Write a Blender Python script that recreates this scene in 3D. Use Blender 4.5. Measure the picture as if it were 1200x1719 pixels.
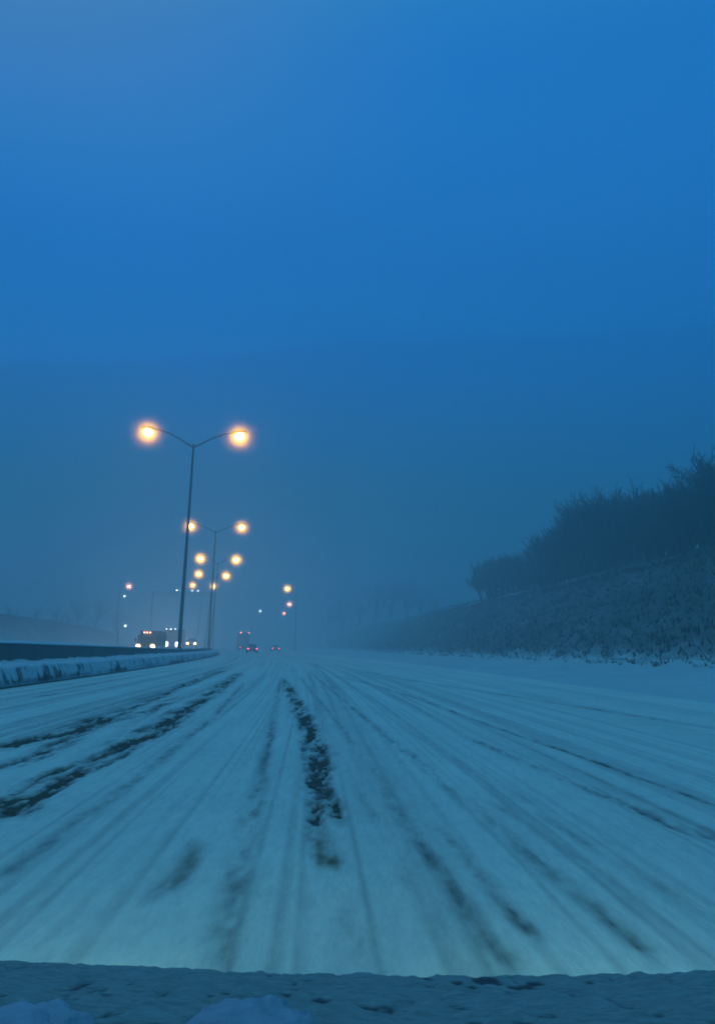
import bpy, math, random
import numpy as np
from mathutils import Matrix, Vector, Euler, noise as mnoise

for o in list(bpy.data.objects):
    bpy.data.objects.remove(o)
sc = bpy.context.scene
COL = sc.collection
R = math.radians
rng = np.random.default_rng(7)
rnd = random.Random(11)

# ------------------------------------------------------------------ camera
EYE = 1.15
F = 1400.0                       # focal length in photograph pixels (1200 wide)
PITCH, ROLL = R(9.3), R(1.0)
cam_d = bpy.data.cameras.new("camera")
cam = bpy.data.objects.new("camera", cam_d)
COL.objects.link(cam)
cam_d.sensor_fit = 'HORIZONTAL'
cam_d.sensor_width = 36.0
cam_d.lens = 36.0 * F / 1200.0
cam_d.clip_start = 0.05
cam_d.clip_end = 5000
CM = Matrix.Translation((0, 0, EYE)) @ Matrix.Rotation(R(90) + PITCH, 4, 'X') @ Matrix.Rotation(ROLL, 4, 'Z')
cam.matrix_world = CM
sc.camera = cam

# ------------------------------------------------------------------ world
world = bpy.data.worlds.new("World")
sc.world = world
world.use_nodes = True
wt = world.node_tree
wt.nodes.clear()
def wn(t, **k):
    n = wt.nodes.new(t)
    for a, b in k.items():
        setattr(n, a, b)
    return n
wout = wn('ShaderNodeOutputWorld')
bg1 = wn('ShaderNodeBackground')
bg2 = wn('ShaderNodeBackground')
sky = wn('ShaderNodeTexSky', sky_type='NISHITA')
sky.sun_disc = False
sky.sun_elevation = R(1.0)
sky.sun_rotation = R(150)
sky.ozone_density = 6.0
sky.air_density = 2.0
wt.links.new(sky.outputs[0], bg1.inputs[0])
bg1.inputs[1].default_value = 0.05
tc = wn('ShaderNodeTexCoord')
sep = wn('ShaderNodeSeparateXYZ')
wt.links.new(tc.outputs['Generated'], sep.inputs[0])
ramp = wn('ShaderNodeValToRGB')
ramp.color_ramp.interpolation = 'EASE'
els = ramp.color_ramp.elements
els[0].position = 0.0
els[0].color = (0.006, 0.128, 0.225, 1)
els[1].position = 1.0
els[1].color = (0.052, 0.370, 0.480, 1)
for p, c in ((0.14, (0.005, 0.128, 0.300, 1)), (0.34, (0.005, 0.152, 0.540, 1)), (0.60, (0.010, 0.178, 0.590, 1)), (0.80, (0.036, 0.300, 0.530, 1))):
    e = els.new(p)
    e.color = c
wt.links.new(sep.outputs[2], ramp.inputs[0])
# thinner, greyer cloud towards the upper left
ga = wn('ShaderNodeMapRange', interpolation_type='SMOOTHSTEP'); ga.inputs['From Min'].default_value = 0.42; ga.inputs['From Max'].default_value = 0.78
wt.links.new(sep.outputs[2], ga.inputs['Value'])
gb = wn('ShaderNodeMapRange', interpolation_type='SMOOTHSTEP'); gb.inputs['From Min'].default_value = 0.14; gb.inputs['From Max'].default_value = -0.40
wt.links.new(sep.outputs[0], gb.inputs['Value'])
gc = wn('ShaderNodeMath', operation='MULTIPLY'); wt.links.new(ga.outputs[0], gc.inputs[0]); wt.links.new(gb.outputs[0], gc.inputs[1])
gm = wn('ShaderNodeMix', data_type='RGBA'); wt.links.new(gc.outputs[0], gm.inputs['Factor']); wt.links.new(ramp.outputs[0], gm.inputs[6]); gm.inputs[7].default_value = (0.095, 0.235, 0.44, 1)
# edge of a windscreen reflection painted into the sky as a faint tone change
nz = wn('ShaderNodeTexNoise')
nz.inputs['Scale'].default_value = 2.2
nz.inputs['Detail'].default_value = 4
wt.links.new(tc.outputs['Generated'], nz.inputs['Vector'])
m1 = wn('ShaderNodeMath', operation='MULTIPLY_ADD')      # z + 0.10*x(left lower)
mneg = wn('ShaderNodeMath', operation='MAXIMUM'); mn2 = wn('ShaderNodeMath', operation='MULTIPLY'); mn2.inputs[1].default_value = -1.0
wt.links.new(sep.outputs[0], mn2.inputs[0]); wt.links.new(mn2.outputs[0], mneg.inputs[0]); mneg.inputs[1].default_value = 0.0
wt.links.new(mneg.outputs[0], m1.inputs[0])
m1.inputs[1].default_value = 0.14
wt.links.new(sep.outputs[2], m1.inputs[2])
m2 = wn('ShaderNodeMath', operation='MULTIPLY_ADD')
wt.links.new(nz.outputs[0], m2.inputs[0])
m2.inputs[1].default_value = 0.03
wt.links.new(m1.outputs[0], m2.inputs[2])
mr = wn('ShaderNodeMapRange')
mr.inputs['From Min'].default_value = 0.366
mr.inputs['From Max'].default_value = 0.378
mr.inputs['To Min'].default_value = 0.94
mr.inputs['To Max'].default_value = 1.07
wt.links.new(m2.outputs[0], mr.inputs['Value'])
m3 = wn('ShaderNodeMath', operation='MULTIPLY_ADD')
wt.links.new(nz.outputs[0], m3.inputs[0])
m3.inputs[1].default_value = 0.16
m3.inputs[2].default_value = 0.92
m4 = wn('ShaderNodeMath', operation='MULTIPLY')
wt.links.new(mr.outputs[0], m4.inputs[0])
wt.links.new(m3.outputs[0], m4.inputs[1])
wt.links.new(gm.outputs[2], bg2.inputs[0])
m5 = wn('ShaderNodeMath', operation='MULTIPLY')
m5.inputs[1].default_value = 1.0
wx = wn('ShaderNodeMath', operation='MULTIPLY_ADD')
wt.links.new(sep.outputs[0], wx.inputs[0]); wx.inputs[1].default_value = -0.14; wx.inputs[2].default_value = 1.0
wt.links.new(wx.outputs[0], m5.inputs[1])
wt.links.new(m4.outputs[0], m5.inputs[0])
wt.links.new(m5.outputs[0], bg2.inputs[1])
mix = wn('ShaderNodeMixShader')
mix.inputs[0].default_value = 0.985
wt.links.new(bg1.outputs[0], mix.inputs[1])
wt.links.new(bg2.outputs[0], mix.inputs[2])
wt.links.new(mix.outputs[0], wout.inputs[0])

sd = bpy.data.lights.new("sun", 'SUN')
sd.energy = 0.04
sd.angle = R(30)
sd.color = (0.45, 0.7, 1.0)
so = bpy.data.objects.new("sun", sd)
so.rotation_euler = (R(25), R(-15), 0)
COL.objects.link(so)

vs = sc.view_settings
vs.view_transform = 'Standard'
vs.look = 'None'
vs.exposure = 0.0
vs.gamma = 1.0
vs.use_curve_mapping = False
cy = sc.cycles
cy.max_bounces = 5
cy.diffuse_bounces = 2
cy.glossy_bounces = 2
cy.transmission_bounces = 2
cy.volume_bounces = 2
cy.use_denoising = True
cy.caustics_reflective = False
cy.caustics_refractive = False
cy.sample_clamp_indirect = 1.0
cy.sample_clamp_direct = 8.0
cy.filter_width = 1.9

HAZE_DENSITY = 0.0068

# ------------------------------------------------------------------ helpers
def W(px, py, d):
    """world point on the ray of a photograph pixel at forward distance d (metres along +Y)"""
    v = CM.to_3x3() @ Vector(((px - 600) / F, (859.5 - py) / F, -1))
    v = v * (d / v.y)
    return Vector((v.x, v.y, v.z + EYE))
def G(px, py, z=0.0):
    """where the sight line of a photograph pixel meets the ground"""
    v = CM.to_3x3() @ Vector(((px - 600) / F, (859.5 - py) / F, -1))
    v = v * ((z - EYE) / v.z)
    return (v.x, v.y)
def bend(d):
    """the road's centre line drifting left with distance"""
    d = np.minimum(d, 420)
    return -0.043 * d - 0.00046 * d * d

def link(o, parent=None):
    COL.objects.link(o)
    if parent is not None:
        o.parent = parent
    return o
def tag(o, label=None, cat=None, group=None, kind=None):
    if label: o['label'] = label
    if cat: o['category'] = cat
    if group: o['group'] = group
    if kind: o['kind'] = kind
    return o
def empty(name, loc=(0, 0, 0), rz=0.0):
    o = bpy.data.objects.new(name, None)
    o.location = loc
    o.rotation_euler = (0, 0, rz)
    o.empty_display_size = 0.3
    return link(o)
def copy_tree(o, parent=None, linked=None):
    c = o.copy()
    COL.objects.link(c)
    if parent is not None:
        c.parent = parent
    for ch in list(o.children):
        copy_tree(ch, c)
    return c

class MB:
    def __init__(s):
        s.v = []; s.f = []
    def box(s, c, size, taper=1.0, rot=None):
        b = len(s.v)
        hx, hy, hz = [k / 2 for k in size]
        for z in (-hz, hz):
            t = 1.0 if z < 0 else taper
            for x, y in ((-hx, -hy), (hx, -hy), (hx, hy), (-hx, hy)):
                p = Vector((x * t, y * t, z))
                if rot is not None: p = rot @ p
                s.v.append(tuple(p + Vector(c)))
        for q in ((0, 3, 2, 1), (4, 5, 6, 7), (0, 1, 5, 4), (1, 2, 6, 5), (2, 3, 7, 6), (3, 0, 4, 7)):
            s.f.append(tuple(b + k for k in q))
        return s
    def tube(s, pts, rad, n=8, cap=True):
        pts = [Vector(p) for p in pts]
        if not hasattr(rad, '__len__'): rad = [rad] * len(pts)
        b = len(s.v)
        up = Vector((0.13, 0.31, 0.94)).normalized()
        for i, p in enumerate(pts):
            t = (pts[min(i + 1, len(pts) - 1)] - pts[max(i - 1, 0)])
            if t.length < 1e-9: t = Vector((0, 0, 1))
            t.normalize()
            a = t.cross(up)
            if a.length < 1e-3: a = t.cross(Vector((1, 0, 0)))
            a.normalize()
            c = t.cross(a)
            for k in range(n):
                w = 2 * math.pi * k / n
                s.v.append(tuple(p + (a * math.cos(w) + c * math.sin(w)) * rad[i]))
        for i in range(len(pts) - 1):
            for k in range(n):
                k2 = (k + 1) % n
                s.f.append((b + i * n + k, b + i * n + k2, b + (i + 1) * n + k2, b + (i + 1) * n + k))
        if cap:
            s.f.append(tuple(b + k for k in range(n)))
            e = b + (len(pts) - 1) * n
            s.f.append(tuple(e + k for k in reversed(range(n))))
        return s
    def ellipsoid(s, c, r, nu=14, nv=8, zmin=-1.0, rot=None):
        b = len(s.v)
        rows = []
        for j in range(nv + 1):
            t = math.pi * j / nv
            z = max(math.cos(t), zmin)
            q = math.sin(t)
            row = []
            for i in range(nu):
                w = 2 * math.pi * i / nu
                p = Vector((r[0] * q * math.cos(w), r[1] * q * math.sin(w), r[2] * z))
                if rot is not None: p = rot @ p
                row.append(len(s.v)); s.v.append(tuple(p + Vector(c)))
            rows.append(row)
        for j in range(nv):
            for i in range(nu):
                i2 = (i + 1) % nu
                s.f.append((rows[j][i], rows[j + 1][i], rows[j + 1][i2], rows[j][i2]))
        return s
    def prism(s, prof, x0, x1, axis='X', inset=0.0):
        """a side outline (y,z) pulled out from x0 to x1"""
        b = len(s.v); n = len(prof)
        for x in (x0, x1):
            for (y, z) in prof: s.v.append((x, y, z))
        for k in range(n):
            k2 = (k + 1) % n
            s.f.append((b + k, b + k2, b + n + k2, b + n + k))
        s.f.append(tuple(b + k for k in reversed(range(n))))
        s.f.append(tuple(b + n + k for k in range(n)))
        return s
    def mesh(s, name, mat, smooth=False):
        me = bpy.data.meshes.new(name)
        me.from_pydata(s.v, [], s.f)
        me.materials.append(mat)
        me.validate()
        if smooth:
            me.polygons.foreach_set('use_smooth', [True] * len(me.polygons))
        me.update()
        return me
    def build(s, name, mat, parent=None, smooth=False, bevel=0.0):
        o = bpy.data.objects.new(name, s.mesh(name, mat, smooth))
        link(o, parent)
        if bevel > 0:
            m = o.modifiers.new('bevel', 'BEVEL'); m.width = bevel; m.segments = 2; m.limit_method = 'ANGLE'
        return o

def grid_mesh(name, X, Y, Z, mat, attrs=None, smooth=True, parent=None):
    nr, nc = X.shape
    co = np.stack([X, Y, Z], -1).reshape(-1, 3).astype(np.float32)
    i = np.arange(nr - 1)[:, None] * nc + np.arange(nc - 1)[None, :]
    q = np.stack([i, i + 1, i + nc + 1, i + nc], -1).reshape(-1, 4).astype(np.int32)
    me = bpy.data.meshes.new(name)
    me.vertices.add(len(co)); me.vertices.foreach_set('co', co.ravel())
    me.loops.add(q.size); me.loops.foreach_set('vertex_index', q.ravel())
    me.polygons.add(len(q))
    me.polygons.foreach_set('loop_start', np.arange(0, q.size, 4, dtype=np.int32))
    me.update(calc_edges=True)
    if smooth:
        me.polygons.foreach_set('use_smooth', np.ones(len(q), dtype=bool))
    for k, a in (attrs or {}).items():
        at = me.attributes.new(k, 'FLOAT', 'POINT')
        at.data.foreach_set('value', a.reshape(-1).astype(np.float32))
    me.materials.append(mat)
    o = bpy.data.objects.new(name, me)
    return link(o, parent)

def vnoise(x, y, seed=0):
    """smooth value noise, vectorised"""
    x = np.asarray(x, float); y = np.asarray(y, float)
    xi = np.floor(x).astype(np.int64); yi = np.floor(y).astype(np.int64)
    fx = x - xi; fy = y - yi
    fx = fx * fx * (3 - 2 * fx); fy = fy * fy * (3 - 2 * fy)
    def h(a, b):
        n = (a * 374761393 + b * 668265263 + seed * 974711) & 0xffffffff
        n = ((n ^ (n >> 13)) * 1274126177) & 0xffffffff
        return ((n ^ (n >> 16)) & 0xffff) / 65535.0
    return (h(xi, yi) * (1 - fx) + h(xi + 1, yi) * fx) * (1 - fy) + (h(xi, yi + 1) * (1 - fx) + h(xi + 1, yi + 1) * fx) * fy
def fbm(x, y, seed=0, o=4):
    t = 0; a = 0.5; n = 0
    for k in range(o):
        t = t + a * vnoise(x * 2 ** k, y * 2 ** k, seed + k * 17); n += a; a *= 0.5
    return t / n

# ------------------------------------------------------------------ materials
class NT:
    def __init__(s, name):
        s.m = bpy.data.materials.new(name); s.m.use_nodes = True
        s.t = s.m.node_tree
        s.b = s.t.nodes['Principled BSDF']
    def n(s, t, **k):
        x = s.t.nodes.new(t)
        for a, b in k.items():
            if a in x.inputs: x.inputs[a].default_value = b
            else: setattr(x, a, b)
        return x
    def l(s, a, b): s.t.links.new(a, b)
    def coords(s, scale=(1, 1, 1), space='Object'):
        t = s.n('ShaderNodeTexCoord'); m = s.n('ShaderNodeMapping')
        m.inputs['Scale'].default_value = scale
        s.l(t.outputs[space], m.inputs[0]); return m.outputs[0]
    def noise(s, vec, scale, detail=4, rough=0.55):
        x = s.n('ShaderNodeTexNoise'); x.inputs['Scale'].default_value = scale
        x.inputs['Detail'].default_value = detail; x.inputs['Roughness'].default_value = rough
        s.l(vec, x.inputs['Vector']); return x.outputs[0]
    def ramp(s, fac, stops):
        r = s.n('ShaderNodeValToRGB'); e = r.color_ramp.elements
        e[0].position, e[0].color = stops[0][0], (*stops[0][1], 1)
        e[1].position, e[1].color = stops[-1][0], (*stops[-1][1], 1)
        for p, c in stops[1:-1]:
            k = e.new(p); k.color = (*c, 1)
        s.l(fac, r.inputs[0]); return r.outputs[0]
    def bump(s, h, strength=0.3, dist=0.02):
        b = s.n('ShaderNodeBump'); b.inputs['Strength'].default_value = strength
        b.inputs['Distance'].default_value = dist
        s.l(h, b.inputs['Height']); s.l(b.outputs[0], s.b.inputs['Normal'])

def simple(name, c1, c2, scale=8, rough=0.7, metal=0.0, bump=0.15, space='Object'):
    t = NT(name); v = t.coords(space=space)
    f = t.noise(v, scale, 5)
    t.l(t.ramp(f, [(0.3, c1), (0.7, c2)]), t.b.inputs['Base Color'])
    t.b.inputs['Roughness'].default_value = rough
    t.b.inputs['Metallic'].default_value = metal
    if bump: t.bump(f, bump)
    return t.m
def glow(name, col, strength):
    t = NT(name); v = t.coords()
    f = t.noise(v, 3, 1)
    t.b.inputs['Base Color'].default_value = (0.6, 0.6, 0.6, 1)
    t.b.inputs['Roughness'].default_value = 0.3
    t.l(t.ramp(f, [(0.2, tuple(c * 0.92 for c in col)), (0.8, col)]), t.b.inputs['Emission Color'])
    t.b.inputs['Emission Strength'].default_value = strength
    return t.m

# snow lying on the road: white, greyer where tyres packed it, brown-grey where it turned to slush
t = NT('road_snow')
v = t.coords(scale=(1, 0.28, 1)); v2 = t.coords(scale=(1, 1, 1))
n1 = t.noise(v, 7.0, 7, 0.68)
n2 = t.noise(v2, 0.35, 3)
n3 = t.noise(t.coords(scale=(1, 0.22, 1)), 22, 8, 0.75)
at = t.n('ShaderNodeAttribute'); at.attribute_name = 'packed'
at2 = t.n('ShaderNodeAttribute'); at2.attribute_name = 'slush'
base = t.ramp(n2, [(0.3, (0.74, 0.80, 0.70)), (0.7, (0.86, 0.91, 0.80))])
mx = t.n('ShaderNodeMix', data_type='RGBA')
mp = t.n('ShaderNodeMath', operation='MULTIPLY_ADD')
t.l(n1, mp.inputs[0]); mp.inputs[1].default_value = 2.0; mp.inputs[2].default_value = -0.1
mq = t.n('ShaderNodeMath', operation='MULTIPLY'); mq.use_clamp = True
t.l(at.outputs['Fac'], mq.inputs[0]); t.l(mp.outputs[0], mq.inputs[1])
t.l(mq.outputs[0], mx.inputs['Factor']); t.l(base, mx.inputs[6]); mx.inputs[7].default_value = (0.11, 0.135, 0.13, 1)
mx2 = t.n('ShaderNodeMix', data_type='RGBA')
mq2 = t.n('ShaderNodeMath', operation='MULTIPLY'); mq2.use_clamp = True
t.l(at2.outputs['Fac'], mq2.inputs[0]); t.l(mp.outputs[0], mq2.inputs[1])
t.l(mq2.outputs[0], mx2.inputs['Factor']); t.l(mx.outputs[2], mx2.inputs[6]); mx2.inputs[7].default_value = (0.17, 0.15, 0.085, 1)
mx3 = t.n('ShaderNodeMix', data_type='RGBA', blend_type='MULTIPLY')
mx3.inputs['Factor'].default_value = 1.0
t.l(mx2.outputs[2], mx3.inputs[6])
t.l(t.ramp(n3, [(0.30, (0.80, 0.82, 0.83)), (0.60, (1, 1, 1))]), mx3.inputs[7])
t.l(mx3.outputs[2], t.b.inputs['Base Color'])
t.b.inputs['Roughness'].default_value = 0.75
ad = t.n('ShaderNodeMath', operation='ADD'); t.l(n1, ad.inputs[0]); t.l(n3, ad.inputs[1])
t.bump(ad.outputs[0], 0.5, 0.03)
M_ROADSNOW = t.m

t = NT('field_snow')
v = t.coords()
n1 = t.noise(v, 0.25, 5); n2 = t.noise(v, 3.0, 5)
at = t.n('ShaderNodeAttribute'); at.attribute_name = 'brush'
base = t.ramp(n1, [(0.3, (0.47, 0.58, 0.57)), (0.7, (0.58, 0.69, 0.66))])
dark = t.ramp(t.noise(t.coords(scale=(1, 1, 5)), 0.9, 7, 0.7), [(0.3, (0.022, 0.030, 0.024)), (0.52, (0.050, 0.055, 0.042)), (0.80, (0.11, 0.12, 0.11))])
mx = t.n('ShaderNodeMix', data_type='RGBA')
t.l(at.outputs['Fac'], mx.inputs['Factor']); t.l(base, mx.inputs[6]); t.l(dark, mx.inputs[7])
t.l(mx.outputs[2], t.b.inputs['Base Color'])
t.b.inputs['Roughness'].default_value = 0.85
t.bump(n2, 0.5, 0.05)
M_FIELD = t.m

M_ASPHALT = simple('wet_asphalt', (0.050, 0.052, 0.040), (0.120, 0.118, 0.090), 9, 0.95, bump=0.4)
M_ASPHALT.node_tree.nodes['Principled BSDF'].inputs['Specular IOR Level'].default_value = 0.08
M_CONCRETE = None
t = NT('stained_concrete')
f = t.noise(t.coords(scale=(1, 1, 0.35)), 3.0, 8, 0.7)
t.l(t.ramp(f, [(0.3, (0.040, 0.045, 0.046)), (0.7, (0.105, 0.11, 0.108))]), t.b.inputs['Base Color'])
t.b.inputs['Roughness'].default_value = 0.85
t.bump(f, 0.3, 0.02)
M_CONCRETE = t.m

# plough-packed snow plastered on the kerb, with dark dribbles where the concrete shows
t = NT('plastered_snow')
at = t.n('ShaderNodeAttribute'); at.attribute_name = 'bare'
n = t.noise(t.coords(scale=(1, 1, 0.5)), 6.0, 6, 0.7)
mx = t.n('ShaderNodeMix', data_type='RGBA')
t.l(at.outputs['Fac'], mx.inputs['Factor'])
t.l(t.ramp(n, [(0.3, (0.52, 0.57, 0.60)), (0.7, (0.76, 0.79, 0.82))]), mx.inputs[6])
mx.inputs[7].default_value = (0.045, 0.05, 0.05, 1)
t.l(mx.outputs[2], t.b.inputs['Base Color'])
t.b.inputs['Roughness'].default_value = 0.8
t.bump(n, 0.6, 0.05)
M_PLASTER = t.m

M_CLEANSNOW = simple('clean_snow', (0.68, 0.72, 0.76), (0.82, 0.84, 0.86), 5, 0.8, bump=0.4)
M_STEEL = simple('dull_galvanised_steel', (0.035, 0.040, 0.045), (0.075, 0.08, 0.085), 6, 0.55, 0.3)
M_HOUSING = simple('grey_housing', (0.10, 0.10, 0.10), (0.18, 0.18, 0.17), 10, 0.6)
M_BARK = simple('bark', (0.018, 0.016, 0.014), (0.050, 0.045, 0.038), 6, 0.9, bump=0.4)
M_TWIG = simple('twig', (0.016, 0.017, 0.015), (0.045, 0.043, 0.036), 2, 0.9)
M_DRY = simple('dry_grass', (0.035, 0.040, 0.030), (0.060, 0.062, 0.048), 0.6, 0.9)
M_TYRE = simple('tyre_rubber', (0.012, 0.012, 0.013), (0.03, 0.03, 0.03), 20, 0.85)
M_GLASS = simple('dark_window_glass', (0.01, 0.012, 0.014), (0.02, 0.024, 0.028), 2, 0.12, bump=0)
M_CAR1 = simple('dark_car_paint', (0.030, 0.034, 0.040), (0.05, 0.055, 0.06), 2, 0.35, 0.2, 0)
M_CAR2 = simple('grey_car_paint', (0.10, 0.11, 0.12), (0.15, 0.16, 0.17), 2, 0.35, 0.2, 0)
M_CAB = simple('truck_cab_paint', (0.05, 0.045, 0.045), (0.08, 0.07, 0.065), 2, 0.4, 0.1, 0)
M_BOX = simple('truck_box_panel', (0.08, 0.08, 0.085), (0.14, 0.14, 0.14), 1.5, 0.6, 0, 0.1)
M_RIM = simple('wheel_rim', (0.15, 0.15, 0.16), (0.25, 0.25, 0.26), 5, 0.4, 0.6, 0)
M_SODIUM = glow('sodium_lamp_lens', (1.0, 0.48, 0.13), 26)
M_SODIUM_FAR = glow('pale_sodium_lens', (1.0, 0.60, 0.20), 30)
def halo_ball(name, col, k, scatter_tint=(1, 0.66, 0.12, 1), mist=0.45):
    # lamp halo put in as an emissive ball, brightest in the middle, fading outward
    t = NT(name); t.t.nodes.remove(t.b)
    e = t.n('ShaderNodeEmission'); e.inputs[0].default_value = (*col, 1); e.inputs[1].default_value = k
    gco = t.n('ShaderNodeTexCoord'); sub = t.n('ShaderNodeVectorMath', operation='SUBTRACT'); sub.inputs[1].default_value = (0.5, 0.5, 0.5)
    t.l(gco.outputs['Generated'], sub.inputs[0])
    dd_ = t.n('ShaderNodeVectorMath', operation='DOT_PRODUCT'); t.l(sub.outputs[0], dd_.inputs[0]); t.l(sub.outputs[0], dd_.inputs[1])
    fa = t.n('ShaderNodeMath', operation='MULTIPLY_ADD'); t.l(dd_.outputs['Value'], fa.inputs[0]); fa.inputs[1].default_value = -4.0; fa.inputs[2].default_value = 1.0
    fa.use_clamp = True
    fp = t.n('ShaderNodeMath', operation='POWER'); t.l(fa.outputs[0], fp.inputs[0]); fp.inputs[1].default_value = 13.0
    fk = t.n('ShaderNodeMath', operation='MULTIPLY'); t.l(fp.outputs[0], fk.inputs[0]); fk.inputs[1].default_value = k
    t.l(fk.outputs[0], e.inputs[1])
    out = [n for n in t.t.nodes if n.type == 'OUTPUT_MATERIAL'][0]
    # extra scatter added round the lamp, spreading the bulb's light into the halo
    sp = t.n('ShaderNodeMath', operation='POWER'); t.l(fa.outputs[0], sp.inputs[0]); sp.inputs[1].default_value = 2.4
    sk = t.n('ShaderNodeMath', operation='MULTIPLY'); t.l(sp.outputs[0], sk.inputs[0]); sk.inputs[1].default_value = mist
    ab = t.n('ShaderNodeVolumeScatter'); ab.inputs[0].default_value = scatter_tint; t.l(sk.outputs[0], ab.inputs['Density']); ab.inputs['Anisotropy'].default_value = 0.2
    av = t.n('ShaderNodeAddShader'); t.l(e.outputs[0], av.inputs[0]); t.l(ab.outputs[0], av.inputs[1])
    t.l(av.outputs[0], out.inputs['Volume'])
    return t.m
HALO = {'sodium_lamp_lens': halo_ball('sodium_halo', (1.0, 0.44, 0.003), 6.5), 'pale_sodium_lens': halo_ball('pale_sodium_halo', (1.0, 0.48, 0.004), 12.0),
        'pinkish_lamp_lens': halo_ball('pinkish_halo', (1.0, 0.34, 0.20), 7.0, (1, 0.7, 0.7, 1), 0.1), 'cool_white_lamp_lens': halo_ball('cool_white_halo', (0.55, 0.85, 0.9), 4.0, (1, 1, 1, 1), 0.1),
        'small_white_marker_lens': halo_ball('faint_white_halo', (0.5, 0.95, 0.8), 2, (1, 1, 1, 1), 0.1)}
M_PINKLAMP = glow('pinkish_lamp_lens', (1.0, 0.45, 0.33), 26)
M_WHITELAMP = glow('cool_white_lamp_lens', (0.8, 0.95, 1.0), 10)
M_HEAD_WARM = glow('warm_headlight_lens', (1.0, 0.62, 0.22), 160)
M_HEAD_BLUE = glow('bluish_headlight_lens', (0.72, 0.74, 1.0), 320)
M_MARKER = glow('small_white_marker_lens', (0.85, 1.0, 0.95), 14)
M_MARKER_RED = glow('roof_marker_lens', (1.0, 0.35, 0.22), 14)
M_TAIL = glow('tail_light_lens', (1.0, 0.05, 0.10), 9)
M_TAIL_O = glow('orange_red_tail_lens', (1.0, 0.16, 0.06), 30)

# ------------------------------------------------------------------ setting: ground
# distances (rows) and the long cross-section of the land, following the road's bend
ds = np.unique(np.concatenate([np.linspace(-60, 0, 16), np.linspace(0, 120, 90), np.linspace(120, 460, 110)]))
us = np.array([-150, -110, -80, -60, -50, -31 - 12, -25.5, -24.5, -9.4, -9.35, -9.3])
def crest_x(d):
    return np.interp(d, [-60, 0, 30, 70, 112, 155, 229, 302, 459], [44, 38, 34.5, 30, 26.6, 22.7, 16.4, 8.6, -6.6])
CREST_Z = 10.4
TOE = 17.0
# flat snow-covered ground under everything (carriageways stand on it)
U = np.concatenate([np.linspace(-420, -40, 30), np.linspace(-39, 14, 60), np.linspace(15, 420, 40)])
D, UU = np.meshgrid(ds, U, indexing='ij')
Xg = UU + bend(np.maximum(D, 0))
Zg = np.full_like(Xg, -0.16) + 0.03 * (fbm(Xg * 0.3, D * 0.3, 3) - 0.5)
g = grid_mesh('ground', Xg, D, Zg, M_FIELD, {'brush': np.zeros_like(Xg)})
tag(g, 'flat snow covered ground carrying the motorway', kind='structure')

# roadside verge rising gently from the shoulder, then the steep embankment
def verge(d, t):
    x0 = 9.2 + bend(np.maximum(d, 0)); x1 = crest_x(d) - TOE
    x = x0 + (x1 - x0) * t
    z = -0.03 + 0.86 * t ** 1.25 + 0.16 * (fbm(x * 0.35, d * 0.12, 9) - 0.5) * np.clip(t * 4, 0, 1) + 0.07 * (fbm(x * 1.6, d * 0.5, 19) - 0.5) * np.clip(t * 6, 0, 1)
    return x, z
dv = np.unique(np.concatenate([np.linspace(-60, 0, 20), np.linspace(0, 130, 380), np.linspace(130, 460, 200)]))
tt = np.linspace(0, 1, 60)
D, T = np.meshgrid(dv, tt, indexing='ij')
Xv, Zv = verge(D, T)
br = np.clip((fbm(Xv * 1.6, D * 0.6, 5) - 0.66 + np.clip((T - 0.90) * 1.2, -1, 0.10)) * 5, 0, 1) * 0.6
v_ = grid_mesh('verge', Xv, D, Zv, M_FIELD, {'brush': br})
tag(v_, 'smooth snow verge between the road and the wooded bank', kind='structure')

def bank(d, t):
    xc = crest_x(d); x0 = xc - TOE
    s = np.clip(t / 0.6, 0, 1)
    x = np.where(t < 0.6, x0 + TOE * s, xc + (t - 0.6) / 0.4 * 90)
    zz = (s * s * (3 - 2 * s)) * 0.25 + s * 0.75
    z = 0.83 + (CREST_Z - 0.83) * zz + np.where(t > 0.6, (t - 0.6) / 0.4 * 2.0, 0)
    rough = np.clip(s * 5, 0, 1)
    z = z + 0.7 * (fbm(x * 0.22, d * 0.09, 31) - 0.5) * rough + 0.25 * (fbm(x * 1.1, d * 0.5, 37) - 0.5) * rough
    return x, z
tt = np.concatenate([np.linspace(0, 0.6, 70), np.linspace(0.62, 1, 14)])
D, T = np.meshgrid(dv, tt, indexing='ij')
Xb, Zb = bank(D, T)
s_ = np.clip(T / 0.6, 0, 1)
br = np.clip(0.90 + 0.35 * (fbm(Xb * 0.5, D * 0.18, 51) - 0.5), 0, 1) * np.clip(0.45 + s_ * 7 + 1.8 * (fbm(Xb * 0.9, D * 0.25, 57) - 0.5), 0, 1)
ledge = np.exp(-((s_ - 0.90) / 0.02) ** 2) * 0.8 * np.clip((fbm(Xb * 0, D * 0.1, 5) - 0.3) * 3, 0, 1)
br = np.clip(br - ledge, 0, 1)
b_ = grid_mesh('embankment', Xb, D, Zb, M_FIELD, {'brush': br})
tag(b_, 'dark grassy embankment rising beside the road under the bare trees', kind='structure')

# low bank on the far side of the other carriageway
tt = np.linspace(0, 1, 40)
D, T = np.meshgrid(dv[::2], tt, indexing='ij')
Xl = -25.0 - 60 * T + bend(np.maximum(D, 0))
sl = np.clip(T / 0.13, 0, 1)
Zl = -0.1 + 4.5 * (sl * sl * (3 - 2 * sl)) + 0.5 * (fbm(Xl * 0.15, D * 0.08, 77) - 0.5) * sl
br = np.clip(0.95 + 1.2 * (fbm(Xl * 0.5, D * 0.2, 61) - 0.45), 0, 1) * sl
l_ = grid_mesh('far_bank', Xl, D, Zl, M_FIELD, {'brush': br})
tag(l_, 'low snowy bank on the far side of the oncoming lanes', kind='structure')

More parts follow.
